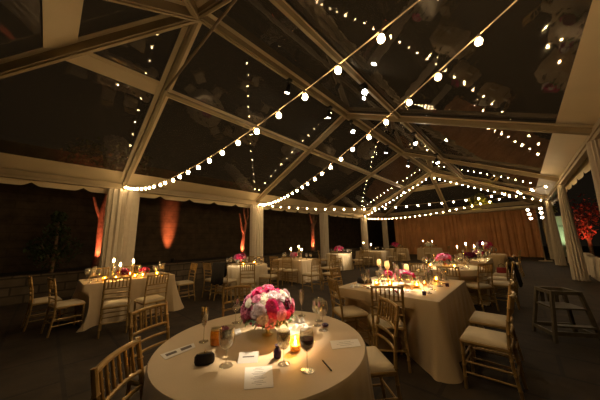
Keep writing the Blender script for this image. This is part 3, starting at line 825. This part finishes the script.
NAMES = {'hot': 'hot pink bloom', 'pink': 'pink bloom', 'pale': 'blush bloom', 'white': 'cream bloom', 'burg': 'burgundy bloom'}
def bouquet(label, loc, R, n, mix, nleaf=14, sz=1.0, vase=.10, flat=.85, seed=0):
    rnd = random.Random(seed)
    t = thing('flower_arrangement', label, 'flowers', loc)
    MB().lathe([(.045, 0), (.05, .004), (.016, .014), (.014, vase * .45), (.05, vase * .6), (.075, vase), (.071, vase), (.045, vase * .64)], 20).build('vase', M_silver, t)
    mid = vase + R * flat * .62
    keys = [k for k, c in mix for _ in range(c)]
    for i in range(n):
        u = (i + .5) / n; z = 1 - 1.45 * u; rr = math.sqrt(max(0, 1 - z * z)); a = i * 2.39996 + rnd.uniform(-.15, .15)
        d = Vector((rr * math.cos(a), rr * math.sin(a), z))
        p = Vector((d.x * R, d.y * R, mid + d.z * R * flat)) * 1 
        k = rnd.choice(keys)
        o = link('bloom', BL[k], t); o.location = p - d * R * .22 * rnd.random(); o['label'] = NAMES[k]
        o.rotation_euler = (d.to_track_quat('Z', 'Y') @ Matrix.Rotation(rnd.uniform(0, 6), 3, 'Z').to_quaternion()).to_euler()
        o.scale = (sz * rnd.uniform(.85, 1.25),) * 3
    for i in range(nleaf):
        a = 2 * PI * i / nleaf + rnd.uniform(-.2, .2); z = rnd.uniform(-.75, -.35)
        d = Vector((math.cos(a), math.sin(a), z)).normalized()
        o = link('leaf_sprig', LF[i % 2], t); o.location = (d.x * R * .75, d.y * R * .75, mid + d.z * R * flat * .8)
        o.rotation_euler = (0, rnd.uniform(-.3, .5), a); o.scale = (1.0 * sz,) * 3
    # leafy core so no gaps show
    MB().ball((0, 0, mid), R * .78, 16, 10, flat).build('greenery', M_leaf, t)
    return t
NEARMIX = [('hot', 5), ('pink', 5), ('pale', 5), ('white', 2), ('burg', 2)]
bouquet('big round ball of pink, blush and burgundy flowers on the nearest round table', (2.375, -.225, TOPZ), .202, 96, NEARMIX, 30, .80, .095, .78, 1)
PM = [('hot', 5), ('pink', 3), ('burg', 2)]
bouquet('low red and pink flowers between the candles on the left rectangular table', (-2.55, -.28, TOPZ), .11, 22, [('hot', 3), ('burg', 3), ('pink', 1)], 8, .95, .07, .6, 2)
bouquet('small red bouquet right of the first on the left rectangular table', (-2.5, .12, TOPZ), .10, 18, [('hot', 3), ('burg', 2)], 6, .95, .07, .6, 3)
bouquet('bright pink low bouquet between white candle cups on the big right table', (2.52, 2.35, TOPZ), .14, 34, [('hot', 4), ('pink', 4), ('pale', 1)], 10, 1.0, .08, .55, 4)
bouquet('small pink bouquet left of the bright one on the big right table', (2.14, 2.62, TOPZ), .08, 14, PM, 5, .9, .06, .7, 44)
bouquet('pink bouquet on the second round table on the right', (2.45, 5.25, TOPZ), .19, 34, PM, 10, 1.3, .09, .7, 5)
bouquet('pink bouquet on the round table by the second left drape', (-2.62, 2.72, TOPZ), .18, 34, PM, 10, 1.25, .12, .75, 6)
bouquet('small pink flowers among three tall candles', (-2.42, 4.92, TOPZ), .12, 20, [('pink', 3), ('pale', 2), ('hot', 2)], 6, 1.1, .10, .8, 7)
bouquet('pink bouquet on the small spotlit round table', (-3.0, 8.8, TOPZ), .24, 32, PM, 10, 1.6, .10, .7, 8)
bouquet('dark red flowers in front on the far right table', (2.72, 7.1, TOPZ), .15, 22, [('burg', 4), ('hot', 1)], 6, 1.2, .08, .7, 9)
bouquet('dark red and white flowers at the back of the far right table', (2.8, 8.25, TOPZ), .15, 22, [('burg', 3), ('white', 2), ('hot', 1)], 6, 1.2, .1, .7, 10)
bouquet('dull red bouquet on the far left bouquet table', (-2.4, 14.7, TOPZ), .26, 26, [('burg', 3), ('hot', 2)], 8, 1.8, .16, .6, 11)
bouquet('white flowers on a table at the far end', (-.7, 16.0, TOPZ), .22, 24, [('white', 5), ('pale', 1)], 6, 1.8, .12, .7, 12)
bouquet('pale pink and red bouquet on the farthest right round table', (2.75, 10.6, TOPZ), .26, 28, [('pale', 3), ('hot', 2), ('burg', 2)], 8, 1.8, .22, .7, 13)

# ------------------------------------------------------------------ candles
def candlestick(label, x, y, h, wax=.10, r=.024, group=None, cup=False):
    t = thing('candlestick', label, 'candle', (x, y, TOPZ), 0, group)
    MB().lathe([(.045, 0), (.045, .006), (.012, .018), (.008, .04), (.008, h - .03), (.016, h - .015), (.026, h - .004), (.026, h)], 16).build('stem', M_silver, t)
    tag(MB().lathe([(r, h), (r, h + wax - .004), (r * .8, h + wax), (.001, h + wax - .006)], 14).build('candle', M_wax, t), 'ivory wax candle')
    MB().lathe([(.0005, 0), (.011, .010), (.015, .024), (.011, .045), (.0005, .075)], 10, (0, 0, h + wax + .002)).build('flame', M_flame, t)
    if cup:
        tag(MB().lathe([(.026, h + .001), (.034, h + .012), (.039, h + .05), (.034, h + .095), (.026, h + .115), (.0245, h + .115), (.0325, h + .095), (.0375, h + .05), (.032, h + .014), (.0001, h + .012)], 18).build('cup', M_frost, t), 'frosted glass cup')
    return t
candlestick('tallest lit candle on the left rectangular table, behind its flowers', -2.72, -.43, .26, .07)
candlestick('shorter lit candle in front on the left rectangular table', -2.40, -.36, .17, .08)
candlestick('right hand lit candle on the left rectangular table', -2.55, -.10, .22, .08)
candlestick('left one of three tall lit candles', -2.68, 5.02, .26, .09)
candlestick('tallest middle one of three tall lit candles', -2.52, 5.3, .34, .09)
candlestick('right one of three tall lit candles', -2.22, 5.14, .24, .09)
candlestick('leftmost white cup candle on a tall stem, big right table', 1.98, 2.66, .23, .03, .014, None, True)
candlestick('middle white cup candle on a tall stem, big right table', 2.28, 2.30, .24, .03, .014, None, True)
candlestick('right white cup candle behind the pink flowers, big right table', 2.42, 2.75, .16, .03, .014, None, True)
candlestick('front left lit candle on the far right table', 2.42, 7.2, .30, .08)
candlestick('second lit candle on the far right table', 2.55, 7.9, .36, .08)
candlestick('third lit candle, right front on the far right table', 2.82, 7.45, .30, .08)
candlestick('rearmost lit candle on the far right table', 2.95, 8.4, .36, .08)
candlestick('left one of two lit candles on the two candle table', -3.05, 11.5, .34, .1, .03)
candlestick('right one of two lit candles on the two candle table', -2.72, 11.75, .24, .1, .03)
candlestick('left lit candle beside the white flowers at the far end', -1.0, 15.9, .34, .1, .03)
candlestick('right lit candle beside the white flowers at the far end', -.55, 16.35, .3, .1, .03)

def make_votive():
    t = thing('votive', 'votive', 'votive candle')
    tag(MB().lathe([(.028, .003), (.036, .006), (.038, .085), (.034, .085), (.032, .010), (.001, .009)], 16).build('cup', M_amber, t), 'amber glass cup')
    MB().lathe([(.026, .012), (.026, .035), (.001, .033)], 12).build('wax', M_wax, t)
    MB().lathe([(.0005, 0), (.007, .008), (.009, .016), (.0005, .036)], 8, (0, 0, .036)).build('flame', M_flame, t)
    return t
VOT = make_votive()
def votive(x, y, label, group=None, s=1): return place(VOT, USED, (x, y, TOPZ + .001), random.uniform(0, 6), label, group, s)
votive(2.735, -.285, 'lit amber votive beside the red wine glass', None, 1.0)
t = thing('amber_jar', 'unlit amber glass jar left of the big flower ball', 'jar', (2.24, -.585, TOPZ + .001))
MB().lathe([(.030, 0), (.040, .004), (.043, .05), (.041, .085), (.036, .098), (.034, .098), (.038, .084), (.040, .05), (.036, .008), (.001, .006)], 18).build('jar_body', M_amber, t)
tag(MB().lathe([(.001, .009), (.036, .009), (.0385, .05), (.001, .05)], 16).build('honey', M_honey, t), 'honey coloured filling')
tag(MB().lathe([(.034, .099), (.036, .101), (.036, .112), (.001, .114)], 16).build('lid', M_silver, t), 'brass lid')
for i, (x, y) in enumerate([(-2.25, -.62), (-2.2, -.45), (-2.22, -.12), (-2.22, .02), (-2.18, .28), (-2.75, -.1)]):
    votive(x, y, 'small amber votive on the left rectangular table', 'votives on the left table')
for i, (x, y) in enumerate([(2.2, 2.05), (2.72, 2.25), (2.75, 2.5), (2.38, 2.12), (2.82, 2.9)]):
    votive(x, y, 'amber votive on the big right table', 'votives on the big right table')
for i, (x, y) in enumerate([(2.2, 5.0), (2.7, 5.0), (2.45, 5.65)]):
    votive(x, y, 'amber votive on the second round table on the right', 'votives on the second right round table')
for i, (x, y) in enumerate([(-2.25, 2.6), (-2.4, 3.1)]):
    votive(x, y, 'amber votive on the left bouquet table', 'votives on the left bouquet table')

# ------------------------------------------------------------------ glasses
def glass_parts(kind):
    if kind == 'wine':
        bowl = [(.004, .095), (.018, .100), (.034, .118), (.041, .145), (.040, .175), (.034, .205), (.0325, .205), (.0385, .175), (.0395, .145), (.032, .120), (.016, .103), (.001, .1005)]; sh = .096
    elif kind == 'flute':
        bowl = [(.004, .105), (.013, .112), (.022, .140), (.026, .185), (.025, .240), (.0238, .240), (.0246, .185), (.0205, .141), (.011, .114), (.001, .110)]; sh = .106
    else:
        bowl = [(.004, .075), (.022, .082), (.036, .105), (.040, .135), (.038, .175), (.0365, .175), (.0385, .135), (.0345, .106), (.021, .085), (.001, .081)]; sh = .076
    stem = MB().lathe([(.034, 0), (.034, .002), (.012, .006), (.0045, .014), (.0035, .03), (.0035, sh - .012), (.006, sh)], 14)
    return MB().lathe(bowl, 18), stem
def make_glass(kind, fill):
    t = thing('wine_glass' if kind == 'wine' else ('champagne_flute' if kind == 'flute' else 'water_goblet'), 'glass', 'glass')
    b, s = glass_parts(kind); b.build('bowl', M_glass, t); s.build('stem', M_glass, t)
    if fill == 'wine':
        tag(MB().lathe([(.001, .102), (.015, .104), (.031, .121), (.0385, .145), (.0375, .160), (.001, .160)], 18).build('red_wine', M_wine, t), 'dark red wine')
    if fill == 'water':
        MB().lathe([(.001, .083), (.020, .087), (.0335, .107), (.0375, .135), (.037, .150), (.001, .150)], 18).build('water', M_water, t)
    if fill == 'fizz':
        MB().lathe([(.001, .112), (.010, .116), (.0195, .142), (.0235, .185), (.023, .21), (.001, .21)], 16).build('sparkling_wine', M_water, t)
    return t
G_red, G_wine, G_goblet, G_flute = make_glass('wine', 'wine'), make_glass('wine', None), make_glass('goblet', 'water'), make_glass('flute', 'fizz')
def simple_glass(kind):
    b, s = glass_parts(kind); m = MB(); m.add(b.v, b.f); m.add(s.v, s.f)
    o = m.build('wine_glass' if kind == 'wine' else ('champagne_flute' if kind == 'flute' else 'water_goblet'), M_glint); tag(o, 'glass', 'glass'); return o
GS = [simple_glass('wine'), simple_glass('goblet'), simple_glass('flute')]
def glass(proto, x, y, label, group=None, s=1): return place(proto, USED, (x, y, TOPZ + .001), random.uniform(0, 6), label, group, s)
glass(G_red, 2.955, -.415, 'wine glass with red wine at the right of the nearest round table', None, 1.05)
glass(G_goblet, 2.80, -.45, 'water goblet just left of the red wine glass', None, 1.05)
glass(G_flute, 2.12, -.62, 'tall flute at the left rim of the nearest round table')
glass(G_goblet, 2.555, -.685, 'water goblet behind the small place card', None, 1.2)
glass(G_wine, 2.66, .11, 'empty wine glass at the right rim beyond the white napkin', None, 1.1)
glass(G_flute, 2.10, .22, 'leftmost stemmed glass just right of the big flower ball')
glass(G_flute, 2.28, .27, 'second stemmed glass right of the big flower ball, before the aisle')
glass(G_goblet, 2.50, .26, 'goblet with water behind the white napkin', None, 1.1)
glass(G_wine, 2.56, .16, 'stemmed glass beside the goblet behind the white napkin')
glass(G_wine, 1.95, -.25, 'stemmed glass half hidden at the left of the big flower ball')
TABLES_G = {
 'the left rectangular table': [(-2.2, -.85), (-2.3, -.72), (-2.45, -.8), (-2.62, -.75), (-2.75, -.85), (-2.3, .3), (-2.2, .42), (-2.45, .45), (-2.6, .35), (-2.75, .5), (-2.82, -.4), (-2.85, .1)],
 'the big right table': [(2.08, 1.9), (2.18, 1.82), (2.3, 1.95), (2.12, 2.3), (2.1, 2.45), (2.22, 2.2), (2.68, 2.08), (2.55, 2.02), (2.68, 1.92), (2.85, 2.1), (2.92, 2.25), (2.85, 2.4), (2.95, 2.55), (2.8, 2.65), (2.95, 2.8), (2.7, 2.85), (2.62, 3.0), (2.85, 3.08), (2.5, 3.1), (2.3, 2.95), (2.15, 3.0), (2.25, 2.75), (2.95, 1.98), (2.3, 3.15), (2.9, 3.2), (2.05, 3.15)],
 'the second round table on the right': [(2.15, 4.8), (2.3, 4.72), (2.5, 4.72), (2.72, 4.82), (2.85, 4.95), (2.95, 5.15), (2.9, 5.4), (2.1, 5.05), (1.95, 5.3), (2.1, 5.6), (2.8, 5.65), (2.3, 5.85), (2.6, 5.85), (2.65, 4.68)],
 'the left bouquet table': [(-2.2, 2.35), (-2.05, 2.6), (-2.0, 2.85), (-2.1, 3.05), (-2.45, 2.3), (-2.75, 2.35), (-2.95, 2.55), (-3.0, 2.85), (-2.3, 3.3), (-2.6, 3.3)],
 'the three candle table': [(-2.0, 4.85), (-2.15, 5.0), (-1.95, 5.1), (-2.0, 5.4), (-2.8, 4.85), (-3.0, 4.9), (-3.15, 5.1), (-2.7, 5.4), (-3.05, 5.4), (-2.3, 5.5)],
 'the small spotlit round table': [(-2.55, 8.5), (-2.45, 8.75), (-2.45, 9.05), (-2.8, 8.35), (-3.1, 8.35), (-2.7, 9.3), (-3.35, 8.6)],
 'the two candle table': [(-2.0, 11.15), (-2.2, 11.3), (-2.5, 11.15), (-2.8, 11.2), (-3.1, 11.2), (-1.95, 11.6), (-2.3, 11.8)],
 'the far right table': [(2.45, 6.95), (2.6, 6.9), (2.95, 6.95), (3.05, 7.2), (3.1, 7.5), (3.05, 7.9), (2.4, 7.5), (2.4, 8.2), (2.9, 7.8), (2.6, 8.45), (3.1, 8.3)],
 'the farthest right round table': [(2.4, 10.3), (2.7, 10.2), (3.0, 10.35), (3.1, 10.7), (2.35, 10.9)],
 'the far left bouquet table': [(-2.1, 14.4), (-2.4, 14.3), (-1.95, 14.7), (-2.75, 14.5)],
 'the white flower table': [(-.5, 15.65), (-.8, 15.6), (-.25, 15.9), (-1.1, 15.75)],
}
KN = ['wine glass', 'water goblet', 'champagne flute']
for tn, spots in TABLES_G.items():
    for i, (x, y) in enumerate(spots):
        k = (i * 7 + len(tn)) % 3
        glass(GS[k], x, y, 'clear stemmed %s on %s' % (KN[k], tn), '%ss on %s' % (KN[k], tn), 1.1)

# ------------------------------------------------------------------ papers and small things on the nearest table
def card(label, name, corners, lines, cat='card', margin=.15, fold=None):
    """corners on the table top, lines of print as thin dark strokes sunk in the sheet"""
    P = [Vector((x, y, 0)) for x, y in corners]; c = sum(P, Vector()) / 4
    t = thing(name, label, cat, (c.x, c.y, TOPZ + .0015))
    P = [p - c for p in P]; up = Vector((0, 0, .0012))
    MB().add(P + [p + up for p in P], [(3, 2, 1, 0), (4, 5, 6, 7), (0, 1, 5, 4), (1, 2, 6, 5), (2, 3, 7, 6), (3, 0, 4, 7)]).build('sheet', M_paper, t, False)
    mb = MB(); rnd = random.Random(3)
    at = lambda u, v: (P[0].lerp(P[1], u)).lerp(P[3].lerp(P[2], u), v) + up * 1.25
    for v, u0, u1, th in lines:
        mb.add([at(u0, v), at(u1, v), at(u1, v + th), at(u0, v + th)], [(0, 1, 2, 3)])
    mb.build('print', M_ink, t, False)
card('white printed menu lying at the front of the nearest round table', 'menu_card', [(2.66, -.625), (2.765, -.51), (2.925, -.635), (2.83, -.745)],
     [(.08, .38, .62, .02), (.16, .3, .7, .012), (.26, .35, .65, .015), (.33, .25, .75, .012), (.38, .3, .7, .012), (.48, .35, .65, .015), (.55, .22, .78, .012), (.6, .3, .7, .012), (.7, .35, .65, .015), (.77, .25, .75, .012), (.85, .4, .6, .012)], 'menu')
card('white paper lying near the right rim of the nearest round table', 'menu_card', [(2.82, -.02), (2.955, .14), (3.03, .05), (2.91, -.115)], [(.3, .3, .7, .03), (.5, .2, .8, .03), (.7, .3, .7, .03)], 'menu')
card('white paper folder lying near the left rim of the nearest round table', 'folder', [(2.10, -.90), (2.09, -.68), (2.17, -.70), (2.20, -.90)], [(.2, .55, .9, .5), (.25, .1, .42, .4)], 'folder')
card('white paper behind the amber votive left of the flower ball', 'menu_card', [(2.07, -.45), (2.10, -.30), (2.22, -.36), (2.20, -.48)], [(.3, .2, .8, .04), (.6, .2, .8, .04)], 'menu')
# tented place card
t = thing('place_card', 'small white tented place card left of the menu', 'place card', (2.595, -.555, TOPZ + .001), math.radians(47))
MB().add([(-.06, -.045, 0), (.06, -.045, 0), (.06, .02, .035), (-.06, .02, .035), (-.06, .045, 0), (.06, .045, 0)], [(0, 1, 2, 3), (3, 2, 5, 4)]).build('sheet', M_paper, t, False)
MB().add([(-.035, -.0135, .0178), (.035, -.0135, .0178), (.035, -.0065, .0216), (-.035, -.0065, .0216)], [(0, 1, 2, 3)]).build('print', M_ink, t, False)
# crumpled napkin
def napkin(label, x, y, rz, sx, sy, m=M_paper, seed=0, h=.05):
    rnd = random.Random(seed); n = 16; vs = []
    for j in range(n + 1):
        for i in range(n + 1):
            u, v = 2 * i / n - 1, 2 * j / n - 1
            e = max(0, 1 - max(abs(u), abs(v)) ** 3)
            z = .003 + h * e * (.45 + .35 * math.sin(u * 7 + v * 2 + seed) + .25 * math.sin(v * 9 - u * 3))
            vs.append((u * sx * (1 + .08 * math.sin(v * 6)), v * sy * (1 + .1 * math.sin(u * 5)), max(.003, z)))
    fs = [(j * (n + 1) + i, j * (n + 1) + i + 1, (j + 1) * (n + 1) + i + 1, (j + 1) * (n + 1) + i) for j in range(n) for i in range(n)]
    o = MB().add(vs, fs).build('napkin', m); o.location = (x, y, TOPZ + .001); o.rotation_euler = (0, 0, rz)
    return tag(o, label, 'napkin')
napkin('bright crumpled white napkin right of the big flower ball', 2.505, -.05, 1.6, .16, .05, seed=1)
napkin('second white napkin near the stemmed glasses at the far rim', 2.36, .12, .6, .07, .04, seed=2)
# dark clutch, plum favour bag, dark pebble, pen, dark rose by the amber votive
t = thing('clutch_purse', 'small black clutch purse lying left of the water goblet', 'purse', (2.435, -.76, TOPZ + .001), math.radians(60))
MB().lathe([(.9, 0), (1, .015), (.98, .045), (.8, .058), (.001, .058)], 20, sx=.058, sy=.026).build('purse_body', M_black, t)
MB().tube([(-.04, 0, .058), (.04, 0, .058)], .005, 6).ball((0, 0, .066), .007, 8, 6).build('clasp', M_silver, t)
t = thing('favor_bag', 'tiny plum favor bag standing beside the water goblet', 'favor bag', (2.715, -.425, TOPZ + .001), .4)
MB().lathe([(.018, 0), (.024, .006), (.026, .035), (.017, .052), (.010, .057), (.018, .074), (.016, .074)], 14).build('pouch', M_purple, t)
MB().lathe([(.012, .054), (.013, .057), (.012, .060)], 12).build('ribbon', M_black, t)
t = thing('dark_rose', 'dark bloom tucked behind the left amber votive', 'flower', (2.17, -.50, TOPZ + .001), .4)
o = link('bloom', BL['burg'], t); o.location = (0, 0, .055)
MB().lathe([(.016, 0), (.018, .004), (.014, .05), (.006, .056)], 10).build('bud_vase', M_dark, t)
o = MB().ball((0, 0, .014), .03, 14, 8, .45).build('chocolate', M_purple); o.location = (2.62, .25 - .06, TOPZ); tag(o, 'dark round chocolate near the right paper', 'chocolate')
t = thing('pen', 'dark pen lying in front of the red wine glass', 'pen', (3.0, -.30, TOPZ + .005), math.radians(62))
MB().tube([(0, -.065, 0), (0, .05, 0)], .0042, 8).build('barrel', M_dark, t); MB().tube([(0, .05, 0), (0, .07, 0)], [.004, .001], 8).build('tip', M_silver, t)
# favours on the big right table
for lab, x, y, m, s in (('dark red favor box at the front of the big right table, left of a pair', 2.62, 1.72, M_red, .035), ('dark red favor box at the front of the big right table, right of a pair', 2.70, 1.73, M_red, .04),
                        ('plum favor box right of the pink flowers on the big right table', 2.93, 1.84, M_purple, .04), ('plum favor box near the far edge of the big right table', 3.03, 2.6, M_purple, .04)):
    t = thing('favor_box', lab, 'favor box', (x, y, TOPZ + .001), .4)
    MB().box((0, 0, s * .5), (s, s, s)).build('box', m, t, False); MB().box((0, 0, s * 1.02), (s * 1.08, s * 1.08, s * .22)).build('lid', m, t, False)
napkin('white napkin lying at the front of the big right table, behind the backed chair', 2.56, 1.71, .1, .09, .045, seed=5)
napkin('white napkin lying at the left front of the big right table', 2.0, 1.80, .9, .10, .06, seed=6)
napkin('white napkin on the right of the second round table on the right', 2.8, 5.1, .9, .10, .07, seed=7)

# ------------------------------------------------------------------ wooden high chair at right
def high_chair():
    t = thing('high_chair', 'dark wooden child high chair standing alone in the right aisle', 'high chair', (4.20, 3.80, 0), math.radians(28))
    hw, hd, tw, td, hh = .26, .22, .16, .15, .67
    for sx in (-1, 1):
        for sy in (-1, 1):
            MB().bar((sx * hw, sy * hd, 0), (sx * tw, sy * td, hh), .045, .035, (sx, 0, .3)).build('leg', M_wood, t, False)
    def lerp(sx, sy, z): k = z / hh; return (sx * (hw + (tw - hw) * k), sy * (hd + (td - hd) * k), z)
    for z, nm in ((.10, 'foot_rail'), (hh - .02, 'arm_rail')):
        for sx in (-1, 1): MB().bar(lerp(sx, -1, z), lerp(sx, 1, z), .032, .045).build(nm, M_wood, t, False)
    for sy in (-1, 1): MB().bar(lerp(-1, sy, .12), lerp(1, sy, .12), .03, .055).build('stretcher', M_wood, t, False)
    for sy in (-1, 1): MB().bar(lerp(-1, sy, hh - .02), lerp(1, sy, hh - .02), .03, .05).build('front_rail' if sy < 0 else 'back_rail', M_wood, t, False)
    MB().box((0, 0, .44), (.40, .38, .022)).build('seat', M_wood, t, False)
    MB().box((0, -.2, .22), (.42, .10, .02)).build('footrest', M_wood, t, False)
    for x in (-.09, 0, .09): MB().bar((x, .195, .45), (x, .18, hh - .03), .05, .015, (0, 1, 0)).build('back_slat', M_wood, t, False)
high_chair()

# ------------------------------------------------------------------ world, view
w = D.worlds.new('night'); sc.world = w; w.use_nodes = True
w.node_tree.nodes['Background'].inputs[0].default_value = (.9, .62, .36, 1); w.node_tree.nodes['Background'].inputs[1].default_value = .006
vs = sc.view_settings; vs.view_transform = 'Standard'; vs.look = 'None'; vs.gamma = 1; vs.use_curve_mapping = False
vs.exposure = 0.2
sc.cycles.max_bounces = 8; sc.cycles.transparent_max_bounces = 24; sc.cycles.sample_clamp_indirect = 4
sc.cycles.caustics_reflective = False; sc.cycles.caustics_refractive = False
